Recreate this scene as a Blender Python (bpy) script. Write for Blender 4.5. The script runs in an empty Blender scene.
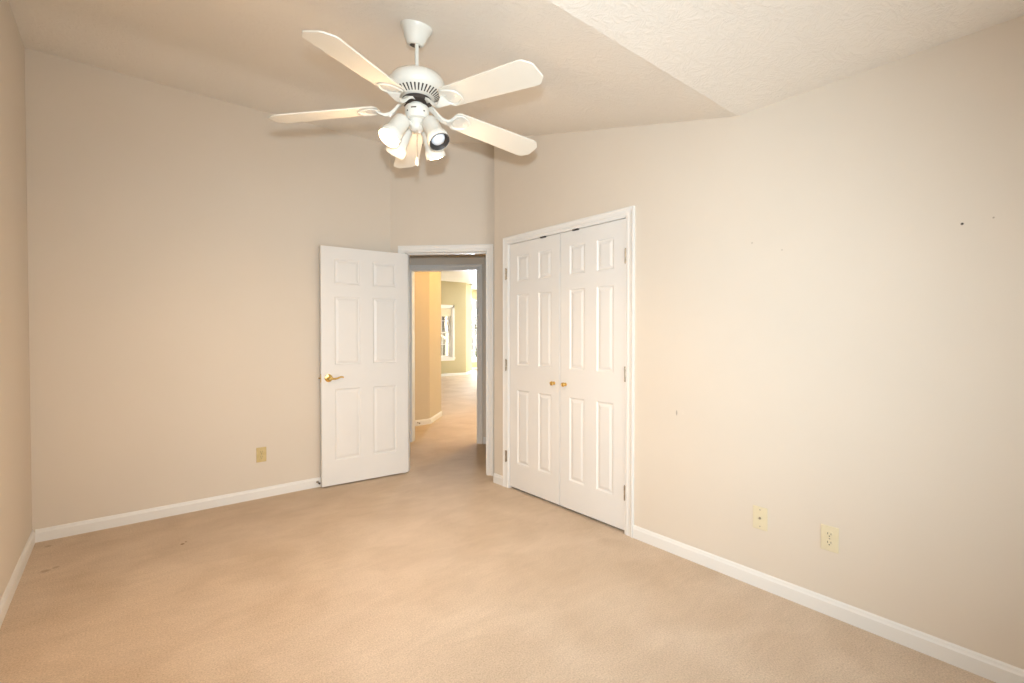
import bpy, bmesh, math, random
from mathutils import Vector, Matrix
random.seed(7)
PI = math.pi
R = math.radians
sc = bpy.context.scene
C = sc.collection
S2 = math.sqrt(0.5)

# ---------------------------------------------------------------- camera, world, lights, exposure
cam_d = bpy.data.cameras.new('camera')
cam_d.sensor_width = 36.0
cam_d.lens = 477.0 / 1024.0 * 36.0
cam_d.clip_start = 0.02
cam_d.clip_end = 200
cam = bpy.data.objects.new('camera', cam_d)
C.objects.link(cam)
cam.location = (0, 0, 1.285)
cam.rotation_euler = (R(90) - math.atan(7.5 / 477.0), 0, R(-39.35))
sc.camera = cam

world = bpy.data.worlds.new('daylight')
sc.world = world
world.use_nodes = True
bg = world.node_tree.nodes['Background']
bg.inputs[0].default_value = (0.94, 0.96, 0.98, 1)
bg.inputs[1].default_value = 0.85

sc.view_settings.view_transform = 'Standard'
sc.view_settings.look = 'None'
sc.view_settings.gamma = 1
sc.view_settings.use_curve_mapping = False
sc.view_settings.exposure = 0.0

def area(name, loc, direction, sx, sy, power, color, spread=PI):
    l = bpy.data.lights.new(name, 'AREA')
    l.shape = 'RECTANGLE'; l.size = sx; l.size_y = sy
    l.energy = power; l.color = color; l.spread = spread
    o = bpy.data.objects.new(name, l); C.objects.link(o)
    o.location = loc
    o.rotation_euler = Vector(direction).to_track_quat('-Z', 'Z').to_euler()
    return o

def point(name, loc, power, color, radius):
    l = bpy.data.lights.new(name, 'POINT')
    l.energy = power; l.color = color; l.shadow_soft_size = radius
    o = bpy.data.objects.new(name, l); C.objects.link(o); o.location = loc
    return o

# the photographer's flash, just above the lens
fl = bpy.data.lights.new('camera_flash', 'SPOT')
fl.energy = 248; fl.color = (0.76, 0.90, 1.0); fl.shadow_soft_size = 0.022
fl.spot_size = R(108); fl.spot_blend = 1.0
flo = bpy.data.objects.new('camera_flash', fl); C.objects.link(flo)
flo.location = (0, 0, 1.425)
flo.rotation_euler = (R(87), 0, R(-42))
# fill at two added, unseen windows (front, living), then daylight through the alcove windows
area('front_fill', (1.05, -1.60, 1.15), (0, 1, 0.0), 2.1, 1.3, 68, (0.88, 0.96, 1.0))
area('living_fill', (11.75, 9.9, 1.45), (-1, 0.1, 0), 4.2, 2.1, 80, (1.0, 0.95, 0.80))
area('far_daylight', (10.2, 14.55, 1.5), (0, -1, -0.2), 2.0, 2.4, 4400, (0.78, 0.88, 1.0))
# warm ceiling lamp in the hall beyond the second doorway
point('hall_lamp', (4.35, 5.25, 2.55), 57, (1.0, 0.55, 0.09), 0.09)

# ---------------------------------------------------------------- materials
BULB_GLOW, BULB_FLOOD, BULB_COL = 3.0, 48.0, (1.0, 0.69, 0.40)     # fan spotlights (lamps are built with the fan)
def mat(name, color, rough=0.6, metal=0.0, emit=None, estr=0.0, spec=0.5):
    m = bpy.data.materials.new(name); m.use_nodes = True
    b = m.node_tree.nodes['Principled BSDF']
    b.inputs['Base Color'].default_value = (*color, 1)
    b.inputs['Roughness'].default_value = rough
    b.inputs['Metallic'].default_value = metal
    b.inputs['Specular IOR Level'].default_value = spec
    if emit:
        b.inputs['Emission Color'].default_value = (*emit, 1)
        b.inputs['Emission Strength'].default_value = estr
    return m

def nd(m, t, **kw):
    n = m.node_tree.nodes.new(t)
    for k, v in kw.items():
        setattr(n, k, v)
    return n

def mottled(m, c1, c2, scale, bump_scale=0, bump=0.0, dist=0.002, coord='Object', detail=3):
    nt = m.node_tree; b = nt.nodes['Principled BSDF']
    tc = nd(m, 'ShaderNodeTexCoord')
    n1 = nd(m, 'ShaderNodeTexNoise'); n1.inputs['Scale'].default_value = scale
    n1.inputs['Detail'].default_value = detail
    nt.links.new(tc.outputs[coord], n1.inputs['Vector'])
    r = nd(m, 'ShaderNodeValToRGB')
    r.color_ramp.elements[0].position = 0.3; r.color_ramp.elements[0].color = (*c1, 1)
    r.color_ramp.elements[1].position = 0.7; r.color_ramp.elements[1].color = (*c2, 1)
    nt.links.new(n1.outputs['Fac'], r.inputs[0])
    nt.links.new(r.outputs[0], b.inputs['Base Color'])
    if bump_scale:
        n2 = nd(m, 'ShaderNodeTexNoise'); n2.inputs['Scale'].default_value = bump_scale
        n2.inputs['Detail'].default_value = 2
        nt.links.new(tc.outputs[coord], n2.inputs['Vector'])
        bp = nd(m, 'ShaderNodeBump'); bp.inputs['Strength'].default_value = bump
        bp.inputs['Distance'].default_value = dist
        nt.links.new(n2.outputs['Fac'], bp.inputs['Height'])
        nt.links.new(bp.outputs[0], b.inputs['Normal'])
    return tc, r

def spots(m, tc, ramp_out, marks, coord='Object'):
    """small scuffs, holes and stains at fixed places on the surface: (x, y, z, radius, colour, stretch z)"""
    nt = m.node_tree; b = nt.nodes['Principled BSDF']
    prev = ramp_out
    for (x, y, z, rad, col, sz, amount) in marks:
        mp = nd(m, 'ShaderNodeMapping')
        mp.inputs['Location'].default_value = (-x, -y, -z / sz)
        mp.inputs['Scale'].default_value = (1, 1, 1 / sz)
        nt.links.new(tc.outputs[coord], mp.inputs['Vector'])
        ln = nd(m, 'ShaderNodeVectorMath', operation='LENGTH')
        nt.links.new(mp.outputs[0], ln.inputs[0])
        mr = nd(m, 'ShaderNodeMapRange')
        mr.inputs['From Min'].default_value = rad; mr.inputs['From Max'].default_value = rad * 0.5
        mr.inputs['To Min'].default_value = 0; mr.inputs['To Max'].default_value = amount
        nt.links.new(ln.outputs['Value'], mr.inputs['Value'])
        mx = nd(m, 'ShaderNodeMix', data_type='RGBA')
        nt.links.new(mr.outputs[0], mx.inputs['Factor'])
        nt.links.new(prev, mx.inputs[6])
        mx.inputs[7].default_value = (*col, 1)
        prev = mx.outputs[2]
    nt.links.new(prev, b.inputs['Base Color'])

WALL1, WALL2 = (0.720, 0.638, 0.538), (0.733, 0.651, 0.551)
M = {}
M['wall'] = mat('beige_wall_paint', WALL1, 0.75, spec=0.25)
tc, rp = mottled(M['wall'], WALL1, WALL2, 2.0, 240, 0.12, 0.001)
spots(M['wall'], tc, rp.outputs[0], [
    (2.497, 0.325, 1.707, 0.006, (0.05, 0.04, 0.03), 1, 1.0),
    (2.497, 0.24, 1.715, 0.004, (0.3, 0.24, 0.18), 1, 0.7),
    (2.497, 1.534, 0.826, 0.006, (0.33, 0.28, 0.23), 3.2, 0.75),
    (2.497, 1.495, 0.832, 0.012, (0.74, 0.66, 0.56), 1.4, 0.8),
    (2.497, 1.112, 1.750, 0.006, (0.45, 0.38, 0.3), 1, 0.6),
    (2.497, 0.969, 1.695, 0.005, (0.45, 0.38, 0.3), 1, 0.6),
])
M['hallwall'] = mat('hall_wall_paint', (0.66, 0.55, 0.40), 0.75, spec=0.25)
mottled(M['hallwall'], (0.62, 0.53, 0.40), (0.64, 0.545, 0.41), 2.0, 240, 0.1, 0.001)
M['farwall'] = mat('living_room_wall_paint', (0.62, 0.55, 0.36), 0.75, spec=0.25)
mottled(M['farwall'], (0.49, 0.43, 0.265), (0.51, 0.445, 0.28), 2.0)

# brushed, stippled ceiling
M['ceiling'] = mat('textured_ceiling', (0.86, 0.80, 0.72), 0.85, spec=0.2)
def ceiling_nodes(m):
    nt = m.node_tree; b = nt.nodes['Principled BSDF']
    tc = nd(m, 'ShaderNodeTexCoord')
    w = nd(m, 'ShaderNodeTexNoise'); w.inputs['Scale'].default_value = 7.0; w.inputs['Detail'].default_value = 2
    nt.links.new(tc.outputs['Object'], w.inputs['Vector'])
    sub = nd(m, 'ShaderNodeVectorMath', operation='SCALE'); sub.inputs['Scale'].default_value = 0.22
    nt.links.new(w.outputs['Color'], sub.inputs[0])
    add = nd(m, 'ShaderNodeVectorMath', operation='ADD')
    nt.links.new(tc.outputs['Object'], add.inputs[0]); nt.links.new(sub.outputs[0], add.inputs[1])
    mp = nd(m, 'ShaderNodeMapping'); mp.inputs['Scale'].default_value = (1.0, 2.2, 1.0)
    mp.inputs['Rotation'].default_value = (0, 0, R(20))
    nt.links.new(add.outputs[0], mp.inputs['Vector'])
    n = nd(m, 'ShaderNodeTexNoise'); n.inputs['Scale'].default_value = 26; n.inputs['Detail'].default_value = 4
    n.inputs['Roughness'].default_value = 0.6; n.inputs['Distortion'].default_value = 0.8
    nt.links.new(mp.outputs[0], n.inputs['Vector'])
    rp = nd(m, 'ShaderNodeValToRGB')
    rp.color_ramp.elements[0].position = 0.42; rp.color_ramp.elements[1].position = 0.66
    nt.links.new(n.outputs['Fac'], rp.inputs[0])
    bp = nd(m, 'ShaderNodeBump'); bp.inputs['Strength'].default_value = 0.40; bp.inputs['Distance'].default_value = 0.0045
    nt.links.new(rp.outputs[0], bp.inputs['Height'])
    nt.links.new(bp.outputs[0], b.inputs['Normal'])
ceiling_nodes(M['ceiling'])
M['plainceiling'] = mat('white_ceiling_paint', (0.80, 0.77, 0.70), 0.85, spec=0.2)
mottled(M['plainceiling'], (0.79, 0.76, 0.69), (0.81, 0.78, 0.71), 3.0)

# carpet pile
M['carpet'] = mat('beige_carpet', (0.5, 0.36, 0.24), 0.95, spec=0.1)
def carpet_nodes(m):
    nt = m.node_tree; b = nt.nodes['Principled BSDF']
    tc = nd(m, 'ShaderNodeTexCoord')
    big = nd(m, 'ShaderNodeTexNoise'); big.inputs['Scale'].default_value = 2.6; big.inputs['Detail'].default_value = 4
    big.inputs['Distortion'].default_value = 0.6
    nt.links.new(tc.outputs['Object'], big.inputs['Vector'])
    r1 = nd(m, 'ShaderNodeValToRGB')
    r1.color_ramp.elements[0].position = 0.3; r1.color_ramp.elements[0].color = (0.635, 0.505, 0.382, 1)
    r1.color_ramp.elements[1].position = 0.7; r1.color_ramp.elements[1].color = (0.73, 0.60, 0.475, 1)
    nt.links.new(big.outputs['Fac'], r1.inputs[0])
    fine = nd(m, 'ShaderNodeTexNoise'); fine.inputs['Scale'].default_value = 150; fine.inputs['Detail'].default_value = 4
    fine.inputs['Roughness'].default_value = 0.7
    nt.links.new(tc.outputs['Object'], fine.inputs['Vector'])
    r2 = nd(m, 'ShaderNodeValToRGB')
    r2.color_ramp.elements[0].position = 0.32; r2.color_ramp.elements[0].color = (0.74, 0.72, 0.70, 1)
    r2.color_ramp.elements[1].position = 0.62; r2.color_ramp.elements[1].color = (1.05, 1.05, 1.05, 1)
    nt.links.new(fine.outputs['Fac'], r2.inputs[0])
    mx = nd(m, 'ShaderNodeMix', data_type='RGBA', blend_type='MULTIPLY'); mx.inputs['Factor'].default_value = 1
    mp = nd(m, 'ShaderNodeMapping'); mp.inputs['Scale'].default_value = (1.0, 3.2, 1.0); mp.inputs['Rotation'].default_value = (0, 0, R(35))
    nt.links.new(tc.outputs['Object'], mp.inputs['Vector'])
    st2 = nd(m, 'ShaderNodeTexNoise'); st2.inputs['Scale'].default_value = 3.5; st2.inputs['Detail'].default_value = 5
    st2.inputs['Roughness'].default_value = 0.6; st2.inputs['Distortion'].default_value = 1.2
    nt.links.new(mp.outputs[0], st2.inputs['Vector'])
    r3 = nd(m, 'ShaderNodeValToRGB')
    r3.color_ramp.elements[0].position = 0.36; r3.color_ramp.elements[0].color = (0.955, 0.95, 0.945, 1)
    r3.color_ramp.elements[1].position = 0.64; r3.color_ramp.elements[1].color = (1.015, 1.015, 1.015, 1)
    nt.links.new(st2.outputs['Fac'], r3.inputs[0])
    mx0 = nd(m, 'ShaderNodeMix', data_type='RGBA', blend_type='MULTIPLY'); mx0.inputs['Factor'].default_value = 1
    nt.links.new(r1.outputs[0], mx0.inputs[6]); nt.links.new(r3.outputs[0], mx0.inputs[7])
    nt.links.new(mx0.outputs[2], mx.inputs[6]); nt.links.new(r2.outputs[0], mx.inputs[7])
    bp = nd(m, 'ShaderNodeBump'); bp.inputs['Strength'].default_value = 0.6; bp.inputs['Distance'].default_value = 0.006
    nt.links.new(fine.outputs['Fac'], bp.inputs['Height'])
    nt.links.new(bp.outputs[0], b.inputs['Normal'])
    dk = (0.20, 0.12, 0.07)
    spots(m, tc, mx.outputs[2], [
        (0.279, 3.520, 0, 0.013, dk, 1, 0.9), (0.298, 3.545, 0, 0.008, dk, 1, 0.8),
        (-0.33, 3.59, 0, 0.026, (0.30, 0.2, 0.13), 1, 0.45), (-0.29, 3.61, 0, 0.020, (0.30, 0.2, 0.13), 1, 0.4),
        (-0.354, 4.0, 0, 0.022, (0.34, 0.24, 0.15), 1, 0.4),
        (2.2, 0.38, 0, 0.012, (0.36, 0.25, 0.16), 1, 0.6),
    ])
carpet_nodes(M['carpet'])

M['trim'] = mat('white_trim_paint', (0.80, 0.765, 0.70), 0.38)
mottled(M['trim'], (0.82, 0.80, 0.765), (0.835, 0.815, 0.78), 3.0)
M['door'] = mat('white_door_paint', (0.79, 0.745, 0.69), 0.4)
mottled(M['door'], (0.81, 0.785, 0.75), (0.825, 0.80, 0.765), 4.0, 60, 0.05, 0.001)
M['brass'] = mat('polished_brass', (0.83, 0.58, 0.20), 0.22, 1.0)
mottled(M['brass'], (0.80, 0.55, 0.18), (0.86, 0.62, 0.24), 30)
M['hinge'] = mat('brushed_nickel_hinge', (0.40, 0.35, 0.28), 0.35, 0.9)
mottled(M['hinge'], (0.33, 0.28, 0.22), (0.50, 0.44, 0.35), 60)
M['dark'] = mat('dark_metal', (0.05, 0.04, 0.035), 0.5, 0.3)
mottled(M['dark'], (0.04, 0.033, 0.03), (0.07, 0.055, 0.045), 40)
M['baffle'] = mat('black_baffle', (0.035, 0.028, 0.025), 0.45)
mottled(M['baffle'], (0.03, 0.025, 0.022), (0.05, 0.04, 0.035), 40)
M['ivory'] = mat('ivory_plastic', (0.72, 0.60, 0.36), 0.35)
mottled(M['ivory'], (0.74, 0.65, 0.45), (0.77, 0.68, 0.48), 20)
M['almond'] = mat('almond_plastic', (0.60, 0.47, 0.22), 0.35)
mottled(M['almond'], (0.56, 0.43, 0.19), (0.64, 0.51, 0.26), 30)
M['fan'] = mat('white_enamel', (0.80, 0.77, 0.71), 0.3)
mottled(M['fan'], (0.70, 0.665, 0.59), (0.72, 0.685, 0.61), 12)
M['blade'] = mat('white_blade_laminate', (0.80, 0.75, 0.67), 0.35)
mottled(M['blade'], (0.69, 0.645, 0.56), (0.71, 0.665, 0.58), 6)
M['bulb_on'] = mat('lit_bulb', (1, 0.9, 0.75), 0.4, emit=(1.0, 0.84, 0.60), estr=9.0)
M['bulb_off'] = mat('frosted_bulb', (0.72, 0.74, 0.78), 0.25)
mottled(M['bulb_off'], (0.70, 0.72, 0.76), (0.76, 0.78, 0.82), 20)
M['glass'] = mat('window_glass', (1, 1, 1), 0.02)
def glass_nodes(m):
    nt = m.node_tree
    for n in list(nt.nodes):
        if n.type == 'BSDF_PRINCIPLED': nt.nodes.remove(n)
    out = [n for n in nt.nodes if n.type == 'OUTPUT_MATERIAL'][0]
    t = nd(m, 'ShaderNodeBsdfTransparent'); g = nd(m, 'ShaderNodeBsdfGlossy'); g.inputs['Roughness'].default_value = 0.03
    f = nd(m, 'ShaderNodeFresnel'); f.inputs['IOR'].default_value = 1.45
    mx = nd(m, 'ShaderNodeMixShader')
    nt.links.new(f.outputs[0], mx.inputs[0]); nt.links.new(t.outputs[0], mx.inputs[1]); nt.links.new(g.outputs[0], mx.inputs[2])
    nt.links.new(mx.outputs[0], out.inputs['Surface'])
glass_nodes(M['glass'])
M['blind'] = mat('cream_blind_fabric', (0.72, 0.66, 0.50), 0.8)
mottled(M['blind'], (0.71, 0.65, 0.49), (0.74, 0.68, 0.52), 12)
M['grass'] = mat('lawn', (0.10, 0.16, 0.05), 0.9)
mottled(M['grass'], (0.08, 0.14, 0.04), (0.15, 0.2, 0.07), 3)
M['bark'] = mat('grey_brown_bark', (0.16, 0.12, 0.09), 0.9)
mottled(M['bark'], (0.12, 0.09, 0.07), (0.22, 0.18, 0.14), 14)
M['siding'] = mat('grey_brown_siding', (0.25, 0.21, 0.17), 0.8)
mottled(M['siding'], (0.2, 0.17, 0.14), (0.32, 0.27, 0.22), 2)

# ---------------------------------------------------------------- mesh helpers
def finish(name, bm, material, parent=None, mtx=None, smooth=False, bevel=0.0, seg=2):
    bmesh.ops.recalc_face_normals(bm, faces=bm.faces)
    me = bpy.data.meshes.new(name); bm.to_mesh(me); bm.free()
    if smooth:
        for p in me.polygons: p.use_smooth = True
    o = bpy.data.objects.new(name, me); C.objects.link(o)
    me.materials.append(material)
    if parent is not None: o.parent = parent
    if mtx is not None: o.matrix_local = mtx
    if bevel:
        md = o.modifiers.new('bevel', 'BEVEL'); md.width = bevel; md.segments = seg
        md.limit_method = 'ANGLE'; md.angle_limit = R(40); md.use_clamp_overlap = True
    if smooth:
        try:
            for e in me.edges: pass
            md2 = o.modifiers.new('edges', 'EDGE_SPLIT'); md2.split_angle = R(38)
        except Exception: pass
    return o

def box(bm, x0, x1, y0, y1, z0, z1, mtx=None):
    vs = [bm.verts.new((x, y, z)) for z in (z0, z1) for (x, y) in ((x0, y0), (x1, y0), (x1, y1), (x0, y1))]
    for f in ((0, 3, 2, 1), (4, 5, 6, 7), (0, 1, 5, 4), (1, 2, 6, 5), (2, 3, 7, 6), (3, 0, 4, 7)):
        bm.faces.new([vs[i] for i in f])
    if mtx is not None:
        for v in vs: v.co = mtx @ v.co
    return vs

def prism(bm, pts, z0, z1):
    a = [bm.verts.new((x, y, z0)) for x, y in pts]; b = [bm.verts.new((x, y, z1)) for x, y in pts]
    n = len(pts)
    bm.faces.new(a[::-1]); bm.faces.new(b)
    for i in range(n): bm.faces.new((a[i], a[(i + 1) % n], b[(i + 1) % n], b[i]))
    return a + b

def sweep(bm, prof, p0, p1, out, up=(0, 0, 1)):
    """extrude a closed profile of (depth, height) pairs from p0 to p1; depth along out, height along up"""
    p0, p1, out, up = Vector(p0), Vector(p1), Vector(out).normalized(), Vector(up).normalized()
    a = [bm.verts.new(p0 + out * d + up * h) for d, h in prof]
    b = [bm.verts.new(p1 + out * d + up * h) for d, h in prof]
    n = len(prof)
    bm.faces.new(a[::-1]); bm.faces.new(b)
    for i in range(n): bm.faces.new((a[i], a[(i + 1) % n], b[(i + 1) % n], b[i]))

def lathe(bm, prof, seg=32, mtx=None, cap0=True, cap1=True):
    rings = []
    for r, z in prof:
        ring = []
        for i in range(seg):
            a = 2 * PI * i / seg
            v = Vector((r * math.cos(a), r * math.sin(a), z))
            ring.append(bm.verts.new(mtx @ v if mtx is not None else v))
        rings.append(ring)
    for k in range(len(rings) - 1):
        for i in range(seg):
            bm.faces.new((rings[k][i], rings[k][(i + 1) % seg], rings[k + 1][(i + 1) % seg], rings[k + 1][i]))
    if cap0: bm.faces.new(rings[0][::-1])
    if cap1: bm.faces.new(rings[-1])

def tube(bm, pts, rad, seg=10, flat=1.0):
    pts = [Vector(p) for p in pts]; n = len(pts)
    rads = rad if isinstance(rad, (list, tuple)) else [rad] * n
    rings = []
    for k in range(n):
        t = (pts[min(k + 1, n - 1)] - pts[max(k - 1, 0)]).normalized()
        ref = Vector((0, 0, 1)) if abs(t.z) < 0.95 else Vector((1, 0, 0))
        u = t.cross(ref).normalized(); w = u.cross(t).normalized()
        rings.append([bm.verts.new(pts[k] + (u * math.cos(2 * PI * i / seg) + w * math.sin(2 * PI * i / seg) * flat) * rads[k]) for i in range(seg)])
    for k in range(n - 1):
        for i in range(seg):
            bm.faces.new((rings[k][i], rings[k][(i + 1) % seg], rings[k + 1][(i + 1) % seg], rings[k + 1][i]))
    bm.faces.new(rings[0][::-1]); bm.faces.new(rings[-1])

def empty(name, loc=(0, 0, 0), rz=0.0):
    o = bpy.data.objects.new(name, None); C.objects.link(o)
    o.location = loc; o.rotation_euler = (0, 0, rz); o.empty_display_size = 0.1
    return o

def tag(o, label=None, cat=None, group=None, kind=None):
    if label: o['label'] = label
    if cat: o['category'] = cat
    if group: o['group'] = group
    if kind: o['kind'] = kind
    return o

DIAG = Matrix.Rotation(R(-45), 4, 'Z')      # local x runs along the diagonal walls, local y away from the bedroom
def copy_tree(o, parent=None):
    c = o.copy(); C.objects.link(c)
    if parent is not None: c.parent = parent
    for ch in list(o.children): copy_tree(ch, c)
    return c

# ---------------------------------------------------------------- the room's key lines
XL, XR, YA, YB, T = -0.434, 2.497, 4.127, -1.40, 0.12
CH, CY = 3.285, 2.42
Q1, Q2 = 6.06 * S2, 7.80 * S2
def PQ(p, q, z=0): return Vector(((p + q) * S2, (q - p) * S2, z))
def st(name, bm, m, label=None, cat=None, **k):
    return tag(finish(name, bm, m, **k), label, cat, kind='structure')

# ---------------------------------------------------------------- floor
bm = bmesh.new(); box(bm, -0.7, 11.9, -1.7, 14.7, -0.12, 0.0)
st('floor', bm, M['carpet'], 'beige wall-to-wall carpet running through the doorway into the hall', 'floor')

# ---------------------------------------------------------------- bedroom ceiling: flat, rising slope, flat
bm = bmesh.new()
prof = [(YB - 0.12, 2.42), (1.19, 2.42), (3.38, 2.979), (3.46, 2.997), (3.54, 3.010), (3.62, 3.017), (3.72, 3.02), (YA + 0.13, 3.02), (YA + 0.13, 3.14), (YB - 0.12, 3.14)]
a = [bm.verts.new((XL - T, y, z)) for y, z in prof]; b = [bm.verts.new((2.86, y, z)) for y, z in prof]
bm.faces.new(a[::-1]); bm.faces.new(b)
for i in range(len(prof)): bm.faces.new((a[i], a[(i + 1) % len(prof)], b[(i + 1) % len(prof)], b[i]))
st('ceiling', bm, M['ceiling'], 'textured white vaulted bedroom ceiling with a crease where it starts to rise', 'ceiling')

# ---------------------------------------------------------------- bedroom walls
bm = bmesh.new()
box(bm, XL - T, XL, YB, YA + T, 0, 3.1)
st('wall_left', bm, M['wall'], 'plain beige wall at the far left of the bedroom', 'wall')
bm = bmesh.new()
GX0, GX1, GZ0, GZ1 = 0.0, 2.1, 0.5, 1.80
box(bm, XL - T, GX0, YB - T, YB, 0, 3.1); box(bm, GX1, XR + T, YB - T, YB, 0, 3.1)
box(bm, GX0, GX1, YB - T, YB, 0, GZ0); box(bm, GX0, GX1, YB - T, YB, GZ1, 3.1)
st('wall_front', bm, M['wall'], 'plain beige bedroom wall behind the camera', 'wall')
bm = bmesh.new(); box(bm, XL - T, 2.02, YA, YA + T, 0, 3.1)
st('wall_back', bm, M['wall'], 'beige wall behind the open white door, with one outlet low down', 'wall')
bm = bmesh.new()
CO0, CO1, COZ = 1.885, 3.092, 2.032      # closet opening
box(bm, XR, XR + T, YB - T, CO0, 0, 3.1); box(bm, XR, XR + T, CO1, CH, 0, 3.1); box(bm, XR, XR + T, CO0, CO1, COZ, 3.1)
st('wall_right', bm, M['wall'], 'long beige wall holding the closet doors and two cover plates', 'wall')
# diagonal wall with the doorway
PA = (1.933 - 4.127) * S2
OP0, OP1, OPZ = PA + 0.124, PA + 0.910, 2.048
bm = bmesh.new()
box(bm, PA - 0.12, OP0, Q1, Q1 + T, 0, 3.1, DIAG); box(bm, OP1, -0.16, Q1, Q1 + T, 0, 3.1, DIAG); box(bm, OP0, OP1, Q1, Q1 + T, OPZ, 3.1, DIAG)
st('wall_diagonal', bm, M['wall'], 'short angled beige wall around the bedroom doorway', 'wall')
bm = bmesh.new(); box(bm, XR + T, 2.86, CH - 0.08, CH, 0, 3.1)
st('wall_corner', bm, M['wall'], 'short return wall hidden behind the corner beside the doorway', 'wall')

# closet shell
bm = bmesh.new()
box(bm, 3.08, 3.16, 1.6, 3.2, 0, 2.42); box(bm, XR + T, 3.16, 1.6, 1.68, 0, 2.42)
box(bm, XR + T, 3.16, 3.125, 3.2, 0, 2.42); box(bm, XR + T, 3.16, 1.6, 3.2, 2.34, 2.42)
st('wall_closet', bm, M['wall'], 'closet shell behind the closed double doors', 'wall')

# vestibule
bm = bmesh.new()
box(bm, -3.3, -3.2, Q1 + T, Q2, 0, 2.5, DIAG)
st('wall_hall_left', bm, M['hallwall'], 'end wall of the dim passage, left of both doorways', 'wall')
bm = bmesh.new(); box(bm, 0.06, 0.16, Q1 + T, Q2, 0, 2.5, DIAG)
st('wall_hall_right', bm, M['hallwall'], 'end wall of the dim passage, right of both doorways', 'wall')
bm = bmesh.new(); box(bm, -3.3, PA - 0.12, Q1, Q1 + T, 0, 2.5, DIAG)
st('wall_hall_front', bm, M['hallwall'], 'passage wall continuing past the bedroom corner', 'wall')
bm = bmesh.new(); box(bm, -3.3, 0.16, Q1 + T - 0.02, Q2 + 0.02, 2.44, 2.54, DIAG)
st('ceiling_hall', bm, M['plainceiling'], 'flat ceiling of the dim passage beyond the bedroom door', 'ceiling')
# wall with the second doorway
S0, S1, SZ = -1.750, -0.945, 2.045
bm = bmesh.new()
box(bm, -3.3, S0, Q2, Q2 + 0.095, 0, 3.0, DIAG); box(bm, S1, 0.2, Q2, Q2 + 0.095, 0, 3.0, DIAG); box(bm, S0, S1, Q2, Q2 + 0.095, SZ, 3.0, DIAG)
st('wall_hall_back', bm, M['wall'], 'grey-beige passage wall around the second doorway', 'wall')

# orange lit wall and living room shell
def wallstrip(bm, pts, th, z0, z1):
    for (x0, y0), (x1, y1) in zip(pts[:-1], pts[1:]):
        d = Vector((x1 - x0, y1 - y0)).normalized(); n = Vector((-d.y, d.x)) * th
        prism(bm, [(x0, y0), (x1, y1), (x1 + n.x, y1 + n.y), (x0 + n.x, y0 + n.y)], z0, z1)
bm = bmesh.new()
prism(bm, [(1.9, 6.0), (3.40, 6.0), (3.87, 6.47), (3.87, 12.5), (3.75, 12.5), (3.75, 6.52), (3.35, 6.12), (1.9, 6.12)], 0, 3.0)
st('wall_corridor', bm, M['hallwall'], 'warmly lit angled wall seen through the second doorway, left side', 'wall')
bm = bmesh.new()
FW0, FW1, FZ0, FZ1 = 6.98, 7.88, 0.56, 2.10
box(bm, 3.75, FW0, 12.5, 12.62, 0, 3.0); box(bm, FW0, FW1, 12.5, 12.62, 0, FZ0)
box(bm, FW0, FW1, 12.5, 12.62, FZ1, 3.0)
prism(bm, [(FW1, 12.5), (8.38, 12.5), (9.10, 13.22), (9.10, 13.39), (8.33, 12.62), (FW1, 12.62)], 0, 3.0)
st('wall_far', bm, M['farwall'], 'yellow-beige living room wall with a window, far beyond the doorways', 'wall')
bm = bmesh.new()
VX0, VX1, VZ0, VZ1 = 9.35, 11.0, 0.36, 2.55
box(bm, 9.0, VX0, 14.2, 14.32, 0, 3.0); box(bm, VX1, 11.6, 14.2, 14.32, 0, 3.0)
box(bm, VX0, VX1, 14.2, 14.32, 0, VZ0); box(bm, VX0, VX1, 14.2, 14.32, VZ1, 3.0)
box(bm, 9.0, 9.1, 13.22, 14.2, 0, 3.0)
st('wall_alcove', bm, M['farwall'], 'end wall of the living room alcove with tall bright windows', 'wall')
bm = bmesh.new()
box(bm, 11.5, 11.62, 4.0, 7.8, 0, 3.0); box(bm, 11.5, 11.62, 11.9, 14.3, 0, 3.0)
box(bm, 11.5, 11.62, 7.8, 11.9, 0, 0.4); box(bm, 11.5, 11.62, 7.8, 11.9, 2.5, 3.0)
box(bm, 3.9, 11.62, 3.88, 4.0, 0, 3.0)
st('wall_living_right', bm, M['farwall'], 'living room side wall out of sight to the right', 'wall')
bm = bmesh.new()
prism(bm, [(1.7, 6.2), (4.05, 3.85), (11.7, 3.85), (11.7, 14.4), (8.9, 14.4), (8.9, 12.7), (3.7, 12.7), (3.7, 6.6)], 2.89, 3.02)
st('ceiling_living', bm, M['plainceiling'], 'flat pale ceiling of the bright living room', 'ceiling')

# ---------------------------------------------------------------- baseboards
BP = [(0, 0), (0.014, 0), (0.014, 0.058), (0.010, 0.066), (0.008, 0.074), (0.003, 0.079), (0, 0.079)]
BX = 0.0
def baseboard(name, p0, p1, out, label, m='trim'):
    bm = bmesh.new(); sweep(bm, BP, (*p0, 0), (*p1, 0), (*out, 0))
    return st(name, bm, M[m], label, 'baseboard')
baseboard('baseboard_left', (XL, YB), (XL, YA), (1, 0), 'white baseboard along the left bedroom wall')
baseboard('baseboard_back', (XL + 0.014, YA), (1.925, YA), (0, -1), 'white baseboard left of the open bedroom door')
baseboard('baseboard_right', (XR, YB), (XR, 1.828), (-1, 0), 'long white baseboard right of the closet, below the cover plates')
baseboard('baseboard_closet_side', (XR, 3.151), (XR, CH - 0.001), (-1, 0), 'stub of white baseboard between closet casing and doorway corner')
baseboard('baseboard_front', (XL + 0.014, YB), (XR - 0.014, YB), (0, 1), 'white baseboard on the wall behind the camera')
v0, v1 = PQ(S1 + 0.062, Q2), PQ(0.06, Q2)
baseboard('baseboard_hall_right', (v0.x, v0.y), (v1.x, v1.y), (-S2, -S2), 'white baseboard right of the second doorway')
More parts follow.
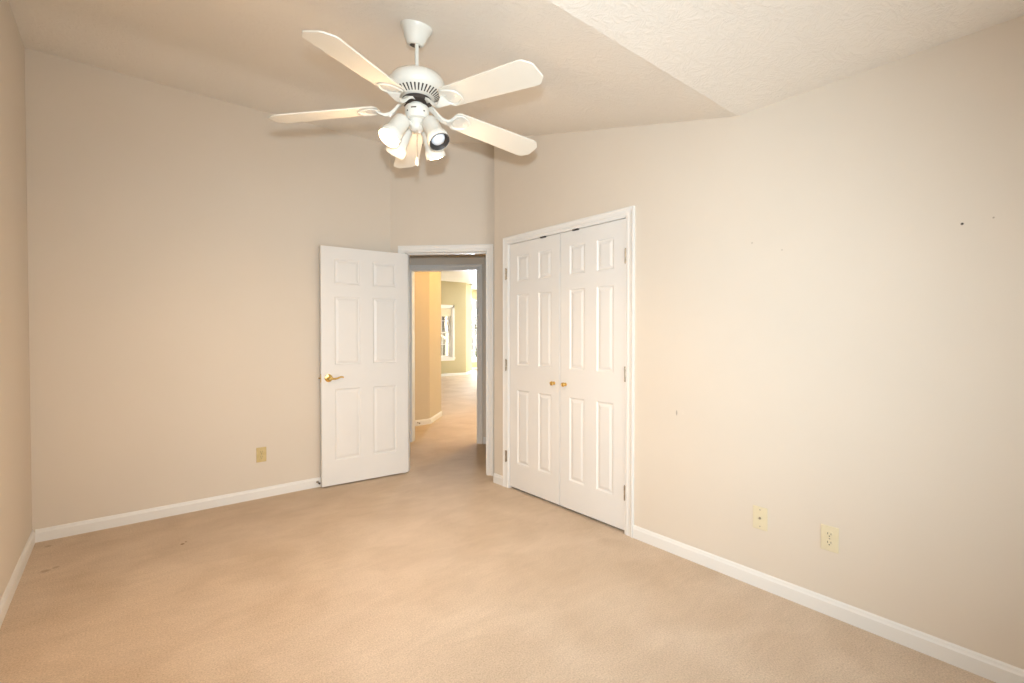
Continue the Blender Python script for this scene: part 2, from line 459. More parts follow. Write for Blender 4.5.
v0, v1 = PQ(-3.2, Q2), PQ(S0 - 0.062, Q2)
baseboard('baseboard_hall_left', (v0.x, v0.y), (v1.x, v1.y), (-S2, -S2), 'white baseboard left of the second doorway')
bm = bmesh.new()
sweep(bm, BP, (2.2, 6.0, 0), (3.406, 6.0, 0), (0, -1, 0)); sweep(bm, BP, (3.40, 6.0, 0), (3.876, 6.476, 0), (1, -1, 0))
sweep(bm, BP, (3.87, 6.47, 0), (3.87, 12.49, 0), (1, 0, 0))
st('baseboard_corridor', bm, M['trim'], 'white baseboard bending round the warmly lit corridor wall', 'baseboard')
bm = bmesh.new()
sweep(bm, BP, (3.89, 12.5, 0), (8.386, 12.5, 0), (0, -1, 0)); sweep(bm, BP, (8.38, 12.5, 0), (9.1, 13.22, 0), (1, -1, 0))
st('baseboard_far', bm, M['trim'], 'pale baseboard below the distant living room window', 'baseboard')
baseboard('baseboard_alcove', (9.12, 14.2), (11.5, 14.2), (0, -1), 'baseboard under the tall alcove windows')

# ---------------------------------------------------------------- door casings (profile: width across, depth out)
CW = 0.057
def casing_prof(s):    # s=+1: outer edge at positive side. pairs (across, depth)
    pr = [(0, 0), (0, 0.010), (0.006, 0.013), (0.016, 0.013), (0.022, 0.011), (0.040, 0.014), (0.050, 0.019), (0.057, 0.018), (0.057, 0)]
    return [(s * a, d) for a, d in pr]
def casing(bm, a0, a1, ztop, zbase, along, out, org):
    """three mitred runs around an opening that spans a0..a1 along the direction `along`"""
    along, out, org = Vector(along).normalized(), Vector(out).normalized(), Vector(org)
    def ring(rows):
        for r0, r1 in zip(rows[:-1], rows[1:]):
            n = len(r0)
            for i in range(n): bm.faces.new((r0[i], r0[(i + 1) % n], r1[(i + 1) % n], r1[i]))
        bm.faces.new(rows[0][::-1]); bm.faces.new(rows[-1])
    pr = casing_prof(1)
    def v(a, z, d): return bm.verts.new(org + along * a + out * d + Vector((0, 0, z)))
    ring([[v(a0 - w, zbase, d) for w, d in pr], [v(a0 - w, ztop + w, d) for w, d in pr],
          [v(a1 + w, ztop + w, d) for w, d in pr], [v(a1 + w, zbase, d) for w, d in pr]])

bm = bmesh.new()     # bedroom doorway
casing(bm, OP0 + 0.009, OP1 - 0.009, OPZ - 0.010, 0, (S2, -S2, 0), (-S2, -S2, 0), PQ(0, Q1))
# jambs and stops
jt = 0.016
for (x0, x1, z0, z1) in ((OP0 - 0.001, OP0 + jt, 0, OPZ), (OP1 - jt, OP1 + 0.001, 0, OPZ), (OP0, OP1, OPZ - jt, OPZ + 0.001)):
    box(bm, x0, x1, Q1 - 0.008, Q1 + T + 0.006, z0, z1, DIAG)
for (x0, x1, z0, z1) in ((OP0 + jt, OP0 + jt + 0.011, 0, OPZ - jt), (OP1 - jt - 0.011, OP1 - jt, 0, OPZ - jt), (OP0 + jt, OP1 - jt, OPZ - jt - 0.011, OPZ - jt)):
    box(bm, x0, x1, Q1 + 0.042, Q1 + 0.075, z0, z1, DIAG)
tr1 = st('trim_1', bm, M['trim'], 'white casing and jamb of the open bedroom doorway', 'door casing')
bm = bmesh.new(); box(bm, OP1 - jt - 0.0025, OP1 - jt + 0.001, Q1 + 0.008, Q1 + 0.036, 0.885, 0.945, DIAG)
finish('strike_plate', bm, M['hinge'], tr1, bevel=0.0008)

bm = bmesh.new()     # second doorway
casing(bm, S0 + 0.006, S1 - 0.006, SZ - 0.004, 0, (S2, -S2, 0), (-S2, -S2, 0), PQ(0, Q2))
for (x0, x1, z0, z1) in ((S0 - 0.001, S0 + 0.014, 0, SZ), (S1 - 0.014, S1 + 0.001, 0, SZ), (S0, S1, SZ - 0.014, SZ + 0.001)):
    box(bm, x0, x1, Q2 - 0.008, Q2 + 0.100, z0, z1, DIAG)
st('trim_2', bm, M['trim'], 'white casing of the second doorway across the dim passage', 'door casing')

bm = bmesh.new()     # closet
casing(bm, CO0 + 0.002, CO1 - 0.002, COZ - 0.002, 0, (0, 1, 0), (-1, 0, 0), (XR, 0, 0))
for (y0, y1, z0, z1) in ((CO0 - 0.001, CO0 + 0.010, 0, COZ), (CO1 - 0.010, CO1 + 0.001, 0, COZ), (CO0, CO1, COZ - 0.006, COZ + 0.001)):
    box(bm, XR - 0.009, XR + T + 0.002, y0, y1, z0, z1)
tr3 = st('trim_3', bm, M['trim'], 'white casing framing the closet double doors', 'door casing')
for yy in (2.667, 2.331):
    bm = bmesh.new(); box(bm, XR - 0.011, XR + 0.014, yy - 0.028, yy + 0.028, 2.017, 2.0275)
    finish('ball_catch', bm, M['dark'], tr3, bevel=0.001)

# ---------------------------------------------------------------- six-panel doors
def six_panel(bm, w, h, t, cols, rows):
    """leaf in local x 0..w, z 0..h, y 0 (front) .. t (back)"""
    xs = sorted(set([0, w] + [v for c in cols for v in c])); zs = sorted(set([0, h] + [v for r in rows for v in r]))
    grid = {}
    def gv(x, z, y): 
        k = (round(x, 5), round(z, 5), y)
        if k not in grid: grid[k] = bm.verts.new((x, y, z))
        return grid[k]
    for face_y, sgn in ((0.0, 1), (t, -1)):
        for i in range(len(xs) - 1):
            for j in range(len(zs) - 1):
                x0, x1, z0, z1 = xs[i], xs[i + 1], zs[j], zs[j + 1]
                q = [gv(x0, z0, face_y), gv(x1, z0, face_y), gv(x1, z1, face_y), gv(x0, z1, face_y)]
                if any(abs(x0 - c[0]) < 1e-6 for c in cols) and any(abs(z0 - r[0]) < 1e-6 for r in rows):
                    prev = q
                    for ins, dep in ((0.003, 0.0015), (0.010, 0.0075), (0.016, 0.0085), (0.034, 0.0020), (0.037, 0.0015)):
                        y = face_y + sgn * dep
                        cur = [bm.verts.new((x0 + ins, y, z0 + ins)), bm.verts.new((x1 - ins, y, z0 + ins)),
                               bm.verts.new((x1 - ins, y, z1 - ins)), bm.verts.new((x0 + ins, y, z1 - ins))]
                        for k in range(4): bm.faces.new((prev[k], prev[(k + 1) % 4], cur[(k + 1) % 4], cur[k]))
                        prev = cur
                    bm.faces.new(prev)
                else:
                    bm.faces.new(q)
    for i in range(len(xs) - 1):
        for z in (0, h): bm.faces.new((gv(xs[i], z, 0.0), gv(xs[i + 1], z, 0.0), gv(xs[i + 1], z, t), gv(xs[i], z, t)))
    for j in range(len(zs) - 1):
        for x in (0, w): bm.faces.new((gv(x, zs[j], 0.0), gv(x, zs[j + 1], 0.0), gv(x, zs[j + 1], t), gv(x, zs[j], t)))

ROWS = [(0.205, 0.812), (1.012, 1.590), (1.692, 1.903)]
# open bedroom door, folded back almost onto the back wall. local x runs from hinge to free edge
HO = Vector((2.040, 3.998, 0.012)); FE = Vector((1.2785, 4.046, 0.012))
ang = math.atan2(FE.y - HO.y, FE.x - HO.x)
# local +y must point away from the camera (towards the back wall): mirrored by running local x from free edge to hinge
d1 = empty('door_1', (FE.x, FE.y, FE.z), math.atan2(HO.y - FE.y, HO.x - FE.x))
tag(d1, 'white six-panel bedroom door standing open against the beige wall', 'door', kind='structure')
bm = bmesh.new()
six_panel(bm, 0.762, 2.005, 0.035, [(0.108, 0.326), (0.436, 0.654)], ROWS)
finish('door_leaf', bm, M['door'], d1, bevel=0.0015, seg=1)
bm = bmesh.new()
RX = Matrix.Rotation(R(90), 4, 'X')
lathe(bm, [(0.031, 0), (0.033, 0.003), (0.031, 0.008), (0.022, 0.011), (0.014, 0.014), (0.013, 0.034), (0.016, 0.038), (0.017, 0.050), (0.012, 0.055)], 28, Matrix.Translation((0.058, 0, 0.905)) @ RX)
hd = finish('door_handle', bm, M['brass'], d1, smooth=True)
bm = bmesh.new()
lv = [(0.058, -0.046, 0.905), (0.075, -0.048, 0.903), (0.095, -0.047, 0.900), (0.113, -0.046, 0.902), (0.130, -0.046, 0.909), (0.148, -0.045, 0.914), (0.163, -0.044, 0.912), (0.170, -0.043, 0.906)]
tube(bm, lv, [0.010, 0.010, 0.009, 0.008, 0.0075, 0.007, 0.0065, 0.004], 12, 1.0)
finish('lever', bm, M['brass'], hd, smooth=True)
bm = bmesh.new()
lathe(bm, [(0.031, 0), (0.033, 0.003), (0.028, 0.008), (0.014, 0.012), (0.012, 0.022), (0.014, 0.026)], 24, Matrix.Translation((0.058, 0.035, 0.905)) @ Matrix.Rotation(R(-90), 4, 'X'))
tube(bm, [(0.058, 0.056, 0.905), (0.03, 0.056, 0.903), (-0.002, 0.056, 0.903), (-0.008, 0.055, 0.905)], [0.007, 0.007, 0.006, 0.005], 10)
finish('door_handle', bm, M['brass'], d1, smooth=True)
bm = bmesh.new(); box(bm, -0.0015, 0.001, 0.006, 0.029, 0.87, 0.94)
finish('latch_plate', bm, M['brass'], d1, bevel=0.0008)
for hz in (0.25, 1.02, 1.78):
    bm = bmesh.new(); lathe(bm, [(0.004, -0.048), (0.0065, -0.044), (0.0065, 0.044), (0.004, 0.048)], 12, Matrix.Translation((0.768, 0.034, hz)))
    box(bm, 0.735, 0.768, 0.034, 0.0365, hz - 0.044, hz + 0.044)
    finish('hinge', bm, M['hinge'], d1)

# closet leaves
def closet_door(name, y_hinge, y_free, label, knob_y):
    s = 1 if y_free > y_hinge else -1
    w = abs(y_free - y_hinge)
    o = empty(name, (XR + 0.002, y_hinge, 0.018), 0)
    tag(o, label, 'closet door', 'closet double doors', 'structure')
    m = Matrix(((0, 1, 0, 0), (s, 0, 0, 0), (0, 0, 1, 0), (0, 0, 0, 1)))   # leaf x -> world y, leaf y -> world x
    bm = bmesh.new()
    six_panel(bm, w, 2.005, 0.034, [(0.100, 0.246), (0.353, 0.499)], ROWS)
    for v in bm.verts: v.co = m @ v.co
    finish('door_leaf', bm, M['door'], o, bevel=0.0012, seg=1)
    for hz in (0.248, 1.010, 1.765):
        bm = bmesh.new()
        lathe(bm, [(0.003, -0.050), (0.0062, -0.045), (0.0062, -0.016), (0.0055, -0.015), (0.0055, 0.015), (0.0062, 0.016), (0.0062, 0.045), (0.003, 0.050)], 12, Matrix.Translation((-0.010 if s > 0 else -0.022, -s * 0.001 + (0.022 if s < 0 else 0), hz)))
        box(bm, -0.006 if s > 0 else -0.021, -0.0002, -0.012 if s > 0 else 0.014, 0.008 if s > 0 else 0.027, hz - 0.044, hz + 0.044)
        finish('hinge', bm, M['hinge'], o)
    bm = bmesh.new()
    lathe(bm, [(0.013, 0), (0.013, 0.003), (0.0075, 0.006), (0.0075, 0.013), (0.0135, 0.019), (0.0165, 0.026), (0.0145, 0.033), (0.008, 0.037)], 24,
          Matrix.Translation((0, knob_y - y_hinge, 0.900)) @ Matrix.Rotation(R(-90), 4, 'Y'))
    finish('knob', bm, M['brass'], o, smooth=True)
    return o
closet_door('door_2', 3.080, 2.4955, 'left white closet door, nearer the bedroom doorway, hinged on its left', 2.552)
closet_door('door_3', 1.897, 2.4885, 'right white closet door, nearer the cover plates, hinged on its right', 2.433)

# ---------------------------------------------------------------- windows
def window(name, org, along, out, w, z0, z1, th, cols, rows, label, casing_on=True, blind=0.0, meeting=True):
    """org: left-bottom corner of the opening on the room face (z=0); out points into the room"""
    along, out, org = Vector(along), Vector(out), Vector(org)
    m = Matrix((( along.x, -out.x, 0, org.x), (along.y, -out.y, 0, org.y), (0, 0, 1, 0), (0, 0, 0, 1)))
    o = tag(empty(name), label, 'window', kind='structure')
    bm = bmesh.new()
    for a in ((0, 0.03, 0, th, z0, z1), (w - 0.03, w, 0, th, z0, z1), (0, w, 0, th, z1 - 0.03, z1), (0, w, 0, th, z0, z0 + 0.03)):
        box(bm, *a, m)
    if casing_on: box(bm, -0.07, 0, -0.018, 0.001, z0 - 0.08, z1 + 0.07, m); box(bm, w, w + 0.07, -0.018, 0.001, z0 - 0.08, z1 + 0.07, m); box(bm, -0.07, w + 0.07, -0.018, 0.001, z1, z1 + 0.07, m)
    finish('window_frame', bm, M['trim'], o, bevel=0.002, seg=1)
    bm = bmesh.new(); box(bm, -0.08, w + 0.08, -0.045, 0.002, z0 - 0.025, z0, m); box(bm, -0.07, w + 0.07, -0.016, 0.001, z0 - 0.09, z0 - 0.025, m)
    finish('window_sill', bm, M['trim'], o, bevel=0.003)
    zm = (z0 + z1) / 2
    parts = ((z0 + 0.03, zm + 0.02, 0.055), (zm - 0.02, z1 - 0.03, 0.085)) if meeting else ((z0 + 0.03, z1 - 0.03, 0.07),)
    for (a0, a1, d) in parts:
        bm = bmesh.new()
        for a in ((0.03, 0.07, d, d + 0.03, a0, a1), (w - 0.07, w - 0.03, d, d + 0.03, a0, a1), (0.03, w - 0.03, d, d + 0.03, a1 - 0.04, a1), (0.03, w - 0.03, d, d + 0.03, a0, a0 + 0.04)):
            box(bm, *a, m)
        for k in range(1, cols):
            xx = 0.07 + (w - 0.14) * k / cols; box(bm, xx - 0.009, xx + 0.009, d + 0.006, d + 0.024, a0 + 0.04, a1 - 0.04, m)
        for k in range(1, rows):
            zz = a0 + 0.04 + (a1 - a0 - 0.08) * k / rows; box(bm, 0.07, w - 0.07, d + 0.006, d + 0.024, zz - 0.009, zz + 0.009, m)
        s = finish('sash', bm, M['trim'], o)
        bm = bmesh.new(); box(bm, 0.065, w - 0.065, d + 0.013, d + 0.017, a0 + 0.035, a1 - 0.035, m)
        finish('pane', bm, M['glass'], s)
    if blind:
        bm = bmesh.new()
        n = int(blind / 0.03)
        for k in range(n):
            zt = z1 - 0.035 - k * 0.03
            box(bm, 0.035, w - 0.035, 0.012 + (k % 2) * 0.004, 0.030 + (k % 2) * 0.004, zt - 0.029, zt, m)
        finish('raised_blind', bm, M['blind'], o)
    return o
window('window_added_1', (GX1, YB, 0), (-1, 0, 0), (0, 1, 0), GX1 - GX0, GZ0, GZ1, T, 4, 2, 'wide unseen bedroom window added behind the camera for soft fill light')  # unseen, added so soft fill can enter from behind the camera
window('window_2', (FW0, 12.5, 0), (1, 0, 0), (0, -1, 0), FW1 - FW0, FZ0, FZ1, 0.12, 3, 2, 'distant living room window with grid bars and a raised cream blind', blind=0.24)
window('window_3', (VX0, 14.2, 0), (1, 0, 0), (0, -1, 0), VX1 - VX0, VZ0, 2.02, 0.12, 3, 3, 'lower tall bright window glimpsed beside the second doorway', meeting=True)
window('window_4', (VX0, 14.2, 0), (1, 0, 0), (0, -1, 0), VX1 - VX0, 2.12, VZ1, 0.12, 3, 1, 'transom window above the tall bright window', casing_on=False, meeting=False)
window('window_added_5', (11.5, 11.9, 0), (0, -1, 0), (-1, 0, 0), 4.1, 0.4, 2.5, 0.12, 5, 2, 'wide unseen living room window wall added at the right for extra daylight', meeting=False)  # unseen, added to bring more light into the living room

# ---------------------------------------------------------------- outside the windows
bm = bmesh.new(); box(bm, -20, 40, 14.75, 45, -0.5, -0.4)
tag(finish('lawn', bm, M['grass']), 'green lawn outside the distant living room window', 'lawn', kind='structure')
def bare_tree(x, y, h, r, label):
    o = tag(empty('tree', (x, y, -0.4)), label, 'tree', 'bare trees outside the living room window')
    bm = bmesh.new(); tube(bm, [(0, 0, 0), (0.05, 0, h * 0.3), (-0.04, 0.03, h * 0.65), (0.02, 0, h)], [r, r * 0.85, r * 0.6, r * 0.25], 10)
    finish('trunk', bm, M['bark'], o, smooth=True)
    for k in range(6):
        a = k * 2.1 + x; z = h * (0.3 + 0.1 * k)
        bm = bmesh.new(); L = h * 0.3
        tube(bm, [(0, 0, z), (math.cos(a) * L * 0.5, math.sin(a) * L * 0.5, z + L * 0.35), (math.cos(a) * L, math.sin(a) * L, z + L * 0.8)], [r * 0.4, r * 0.25, r * 0.08], 7)
        finish('branch', bm, M['bark'], o, smooth=True)
bare_tree(9.52, 15.6, 5.0, 0.08, 'slim bare tree outside the distant window, nearest the glass')
bare_tree(11.15, 18.2, 6.5, 0.13, 'thick bare tree outside the distant window, further back')
bm = bmesh.new()
box(bm, 11.4, 14.0, 20.0, 22.0, -0.4, 1.5)
n = tag(empty('garden_shed'), 'low grey-brown shed standing beyond the bare trees outside', 'shed')
finish('wall', bm, M['siding'], n)
bm = bmesh.new()
for pts in ([(11.3, 19.9, 1.5), (14.1, 19.9, 1.5), (14.1, 21.0, 2.3), (11.3, 21.0, 2.3)], [(11.3, 22.1, 1.5), (14.1, 22.1, 1.5), (14.1, 21.0, 2.3), (11.3, 21.0, 2.3)]):
    vs = [bm.verts.new(p) for p in pts]; bm.faces.new(vs)
rf = finish('roof', bm, M['bark'], n); sd = rf.modifiers.new('th', 'SOLIDIFY'); sd.thickness = 0.06

# ---------------------------------------------------------------- cover plates on the walls
def plate_mtx(loc, out):
    out = Vector(out).normalized(); x = Vector((0, 0, 1)).cross(out).normalized()
    return Matrix(((x.x, 0, out.x, loc[0]), (x.y, 0, out.y, loc[1]), (x.z, 1, out.z, loc[2]), (0, 0, 0, 1)))   # local x across, y up, z out
def screw(parent, x, y, z, m):
    bm = bmesh.new(); lathe(bm, [(0.0032, z), (0.0032, z + 0.0008), (0.002, z + 0.0013)], 12, Matrix.Translation((x, y, 0)))
    finish('screw', bm, m, parent)
def outlet(loc, out, m, label):
    o = empty('wall_outlet'); o.matrix_world = plate_mtx(loc, out); tag(o, label, 'outlet')
    bm = bmesh.new(); box(bm, -0.036, 0.036, -0.058, 0.058, 0, 0.0055)
    finish('cover_plate', bm, M[m], o, bevel=0.003)
    for s in (-1, 1):
        bm = bmesh.new()
        pts = [(0.0165 * math.cos(t), s * 0.0195 + max(-0.0135, min(0.0135, 0.0165 * math.sin(t)))) for t in [2 * PI * k / 28 for k in range(28)]]
        prism(bm, pts, 0.004, 0.0072)
        rc = finish('receptacle', bm, M[m], o, bevel=0.0005)
        bm = bmesh.new()
        box(bm, -0.0078, -0.0056, s * 0.0195 - 0.001, s * 0.0195 + 0.008, 0.0070, 0.0076)
        box(bm, 0.0052, 0.0074, s * 0.0195 - 0.001, s * 0.0195 + 0.007, 0.0070, 0.0076)
        lathe(bm, [(0.0027, 0.0070), (0.0027, 0.0076)], 12, Matrix.Translation((0, s * 0.0195 - 0.0075, 0)))
        finish('slots', bm, M['dark'], rc)
    screw(o, 0, 0, 0.005, M['hinge'])
    return o
outlet((0.8425, YA, 0.340), (0, -1, 0), 'almond', 'yellowish duplex outlet on the wall left of the open door')
outlet((XR, 0.7535, 0.351), (-1, 0, 0), 'ivory', 'ivory duplex outlet, right one of the two plates on the long wall')
o = empty('cable_plate'); o.matrix_world = plate_mtx((XR, 1.060, 0.353), (-1, 0, 0))
tag(o, 'ivory cable jack plate with a single centre connector, right of the closet', 'cable plate')
bm = bmesh.new(); box(bm, -0.036, 0.036, -0.058, 0.058, 0, 0.0055)
finish('cover_plate', bm, M['ivory'], o, bevel=0.003)
bm = bmesh.new(); lathe(bm, [(0.0058, 0.005), (0.0058, 0.0072), (0.0042, 0.0076), (0.0042, 0.013), (0.003, 0.0134)], 6 * 3)
finish('coax_connector', bm, M['hinge'], o)
for s in (-1, 1): screw(o, 0, s * 0.042, 0.005, M['hinge'])

# ---------------------------------------------------------------- door stops
def door_stop(loc, d, L, label):
    o = empty('door_stop', loc); tag(o, label, 'door stop')
    d = Vector(d).normalized(); q = d.to_track_quat('Z', 'Y').to_matrix().to_4x4()
    bm = bmesh.new(); lathe(bm, [(0.010, 0), (0.010, 0.003), (0.006, 0.006)], 16, q)
    turns, n = 8, 96
    tube(bm, [q @ Vector((0.005 * math.cos(2 * PI * turns * k / n), 0.005 * math.sin(2 * PI * turns * k / n), 0.004 + (L - 0.012) * k / n)) for k in range(n + 1)], 0.0012, 6)
    finish('spring', bm, M['hinge'], o, smooth=True)
    bm = bmesh.new(); lathe(bm, [(0.007, L - 0.012), (0.008, L - 0.008), (0.008, L - 0.002), (0.006, L)], 16, q)
    finish('rubber_tip', bm, M['baffle'], o, smooth=True)
door_stop((3.20, 5.986, 0.045), (0, -1, 0), 0.065, 'small dark-tipped spring door stop on the corridor baseboard')
door_stop((1.262, YA - 0.014, 0.045), (0, -1, 0), 0.060, 'small spring door stop on the baseboard by the open door edge')

# ---------------------------------------------------------------- ceiling fan
FX, FY = 0.982, 1.834
fan = tag(empty('ceiling_fan', (FX, FY, 0)), 'white five-blade ceiling fan with four adjustable spotlights', 'ceiling fan')
zc = 2.42 + 0.2553 * (FY - 1.19)
tilt = Matrix.Translation((0, 0, zc)) @ Matrix.Rotation(math.atan(0.2553), 4, 'X')
bm = bmesh.new()
lathe(bm, [(0.062, 0.008), (0.068, 0.0), (0.067, -0.006), (0.060, -0.018), (0.053, -0.030), (0.046, -0.048), (0.038, -0.064), (0.030, -0.071), (0.022, -0.071)], 40, tilt)
cn = finish('canopy', bm, M['fan'], fan, smooth=True)
bm = bmesh.new(); lathe(bm, [(0.021, -0.069), (0.021, -0.073)], 24, tilt)
finish('hanger_opening', bm, M['dark'], cn)
bm = bmesh.new(); lathe(bm, [(0.0085, 2.38), (0.0085, 2.53)], 20)
finish('downrod', bm, M['fan'], fan, smooth=True)
# motor housing
bm = bmesh.new()
lathe(bm, [(0.014, 2.398), (0.018, 2.394), (0.020, 2.386), (0.050, 2.384), (0.085, 2.377), (0.106, 2.366), (0.116, 2.352), (0.119, 2.338), (0.117, 2.322), (0.112, 2.312), (0.104, 2.304), (0.072, 2.284), (0.060, 2.279)], 56)
mo = finish('motor_housing', bm, M['fan'], fan, smooth=True)
bm = bmesh.new()   # radial vent slots in the sloping underside
for k in range(38):
    a = 2 * PI * k / 38
    rot = Matrix.Rotation(a, 4, 'Z')
    vs = [(0.074, -0.0024, 2.2846), (0.101, -0.0034, 2.3014), (0.101, 0.0034, 2.3014), (0.074, 0.0024, 2.2846)]
    lo = [bm.verts.new(rot @ Vector((x, y, z))) for x, y, z in vs]; up = [bm.verts.new(rot @ Vector((x, y, z + 0.006))) for x, y, z in vs]
    bm.faces.new(lo); bm.faces.new(up[::-1])
    for i in range(4): bm.faces.new((lo[i], lo[(i + 1) % 4], up[(i + 1) % 4], up[i]))
finish('vent_slots', bm, M['dark'], mo)
bm = bmesh.new(); lathe(bm, [(0.058, 2.281), (0.062, 2.276), (0.062, 2.262), (0.045, 2.258)], 40)
finish('flywheel', bm, M['dark'], fan, smooth=True)
# switch housing and light fitter
bm = bmesh.new()
lathe(bm, [(0.030, 2.258), (0.030, 2.250), (0.046, 2.247), (0.050, 2.242), (0.050, 2.200), (0.046, 2.194), (0.033, 2.190), (0.031, 2.170), (0.029, 2.158), (0.022, 2.148), (0.008, 2.143)], 40)
sw = finish('switch_housing', bm, M['fan'], fan, smooth=True)
ca = math.atan2(-FY, -FX)
for (a, z, w, h_) in ((ca - 0.28, 2.226, 0.011, 0.0022), (ca + 0.62, 2.217, 0.003, 0.003), (ca - 0.9, 2.217, 0.003, 0.003)):
    bm = bmesh.new()
    box(bm, 0.0485, 0.0512, -w, w, z - h_, z + h_, Matrix.Rotation(a, 4, 'Z'))
    finish('switch_slot' if w > 0.005 else 'set_screw', bm, M['dark'], sw)
# blades
ZB = 2.252
def blade_mesh():
    bm = bmesh.new()
    out = [(0.165, 0.030), (0.172, 0.048), (0.186, 0.056), (0.30, 0.060), (0.45, 0.064), (0.575, 0.068), (0.594, 0.064), (0.619, 0.038), (0.622, 0.030)]
    pts = out + [(x, -y) for x, y in reversed(out)]
    prism(bm, pts, -0.003, 0.003)
    return bm
def iron_mesh():
    bm = bmesh.new()
    def sec(x, z, w, t): return [(x, -w, z - t), (x, w, z - t), (x, w, z + t), (x, -w, z + t)]
    path = [(0.040, 0.016, 0.015, 0.003), (0.062, 0.015, 0.013, 0.004), (0.080, 0.006, 0.010, 0.006), (0.098, -0.010, 0.009, 0.007),
            (0.118, -0.022, 0.009, 0.007), (0.140, -0.024, 0.010, 0.006), (0.158, -0.018, 0.018, 0.004), (0.172, -0.0095, 0.030, 0.003)]
    rows = [[bm.verts.new(p) for p in sec(*s)] for s in path]
    for a, b in zip(rows[:-1], rows[1:]):
        for i in range(4): bm.faces.new((a[i], a[(i + 1) % 4], b[(i + 1) % 4], b[i]))
    bm.faces.new(rows[0][::-1]); bm.faces.new(rows[-1])
    # rounded plate under the blade root with a raised rim
    n = 28
    def ov(sx, sy, z): return [bm.verts.new((0.205 + sx * math.cos(2 * PI * k / n), sy * math.sin(2 * PI * k / n) * (1.0 + 0.10 * math.cos(6 * PI * k / n)), z)) for k in range(n)]
    rings = [ov(0.046, 0.046, -0.0032), ov(0.050, 0.050, -0.006), ov(0.048, 0.048, -0.010), ov(0.040, 0.040, -0.010), ov(0.037, 0.037, -0.006)]
    for a, b in zip(rings[:-1], rings[1:]):
        for i in range(n): bm.faces.new((a[i], a[(i + 1) % n], b[(i + 1) % n], b[i]))
    bm.faces.new(rings[-1]); bm.faces.new(rings[0][::-1])
    return bm
blabels = [67.6, 139.6, 211.6, 283.6, 355.6]
bl0 = ir0 = sc0 = None
pitch = Matrix.Rotation(R(4.8), 4, 'Y') @ Matrix.Rotation(R(-12), 4, 'X')
for i, a in enumerate(blabels):
    m = Matrix.Translation((0, 0, ZB)) @ Matrix.Rotation(R(a), 4, 'Z')
    if i == 0:
        bl0 = finish('blade', blade_mesh(), M['blade'], fan, m @ pitch, bevel=0.002)
        ir0 = finish('blade_iron', iron_mesh(), M['fan'], fan, m @ pitch, smooth=True)
        for x, y in ((0.185, 0.018), (0.185, -0.018), (0.226, 0.0)):
            bm = bmesh.new()
            lathe(bm, [(0.004, -0.0062), (0.004, -0.008), (0.002, -0.0088)], 10, Matrix.Translation((x, y, 0)))
            finish('screw', bm, M['fan'], ir0)
    else:
        c = bl0.copy(); C.objects.link(c); c.parent = fan; c.matrix_local = m @ pitch
        c = ir0.copy(); C.objects.link(c); c.parent = fan; c.matrix_local = m @ pitch
        for k in list(ir0.children):
            d = k.copy(); C.objects.link(d); d.parent = c
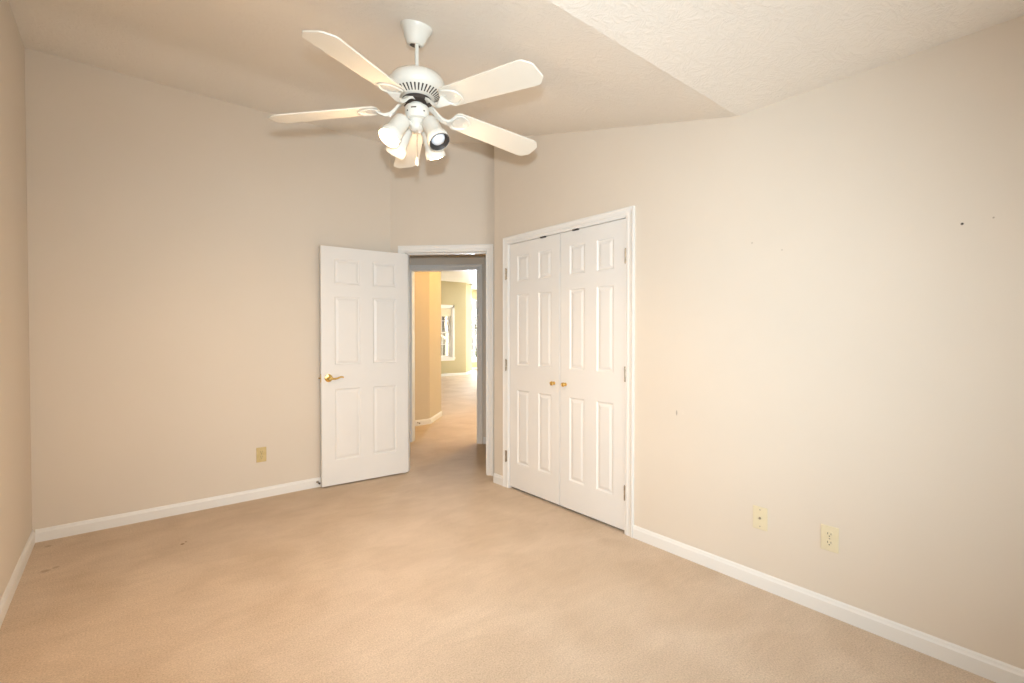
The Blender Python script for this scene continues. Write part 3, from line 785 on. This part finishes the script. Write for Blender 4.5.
# spotlights: (angle from the direction of the camera, lit?)
def spotlight(rel, lit, dn, zn):
    a = ca + R(rel)
    neck = Vector((math.cos(a) * 0.074, math.sin(a) * 0.074, zn))
    d = Vector((math.cos(a) * math.cos(R(dn)), math.sin(a) * math.cos(R(dn)), -math.sin(R(dn)))).normalized()
    q = Matrix.Translation(neck) @ d.to_track_quat('Z', 'Y').to_matrix().to_4x4()
    bm = bmesh.new()
    prof = [(0.010, -0.010), (0.022, -0.006), (0.032, 0.004), (0.0355, 0.016), (0.0365, 0.078), (0.0375, 0.080), (0.0385, 0.083), (0.040, 0.086), (0.0435, 0.094), (0.0445, 0.120), (0.0435, 0.122), (0.0415, 0.120), (0.040, 0.090)]
    lathe(bm, prof, 36, q, cap1=True)
    sh = finish('spotlight_shade', bm, M['fan'], fan, smooth=True)
    bm = bmesh.new()     # swivel arm
    st_ = Vector((math.cos(a) * 0.026, math.sin(a) * 0.026, 2.168))
    tube(bm, [st_, (st_ + neck) / 2 + Vector((0, 0, 0.004)), neck + d * 0.006], [0.009, 0.0085, 0.010], 12)
    finish('swivel_arm', bm, M['fan'], sh, smooth=True)
    if lit:
        bm = bmesh.new(); lathe(bm, [(0.0395, 0.100), (0.0395, 0.116), (0.036, 0.121), (0.026, 0.125), (0.012, 0.127)], 28, q)
        finish('bulb', bm, M['bulb_on'], sh, smooth=True)
        p = q @ Vector((0, 0, 0.150))
        point('bulb_glow', Vector((FX, FY, 0)) + p, BULB_GLOW, BULB_COL, 0.018)
        l = bpy.data.lights.new('bulb_flood', 'SPOT'); l.energy = BULB_FLOOD; l.color = BULB_COL; l.shadow_soft_size = 0.03
        l.spot_size = R(116); l.spot_blend = 1.0
        lo = bpy.data.objects.new('bulb_flood', l); C.objects.link(lo)
        lo.location = Vector((FX, FY, 0)) + q @ Vector((0, 0, 0.135)); lo.rotation_euler = d.to_track_quat('-Z', 'Y').to_euler()
    else:
        bm = bmesh.new(); lathe(bm, [(0.0405, 0.092), (0.0445, 0.121), (0.0410, 0.1225), (0.034, 0.112), (0.030, 0.098)], 32, q)
        finish('black_baffle', bm, M['baffle'], sh, smooth=True)
        bm = bmesh.new(); lathe(bm, [(0.029, 0.096), (0.030, 0.104), (0.026, 0.112), (0.016, 0.117), (0.006, 0.1185)], 28, q)
        tag(finish('bulb', bm, M['bulb_off'], sh, smooth=True), 'unlit frosted bulb')
for rel, lit, dn, zn in ((40, False, 57, 2.168), (-50, True, 54, 2.170), (-140, True, 50, 2.180), (139, True, 64, 2.184)):
    spotlight(rel, lit, dn, zn)
# pull chain
bm = bmesh.new()
px, py = math.cos(ca) * 0.015, math.sin(ca) * 0.015
tube(bm, [(px, py, 2.15), (px, py, 2.03)], 0.0013, 6)
for k in range(26): lathe(bm, [(0.0006, -0.002), (0.0019, 0), (0.0006, 0.002)], 8, Matrix.Translation((px, py, 2.145 - k * 0.0044)))
pc = finish('pull_chain', bm, M['hinge'], fan, smooth=True)
bm = bmesh.new(); lathe(bm, [(0.002, 2.032), (0.005, 2.026), (0.0075, 2.010), (0.006, 1.998), (0.002, 1.995)], 16, Matrix.Translation((px, py, 0)))
finish('pull_fob', bm, M['fan'], pc, smooth=True)
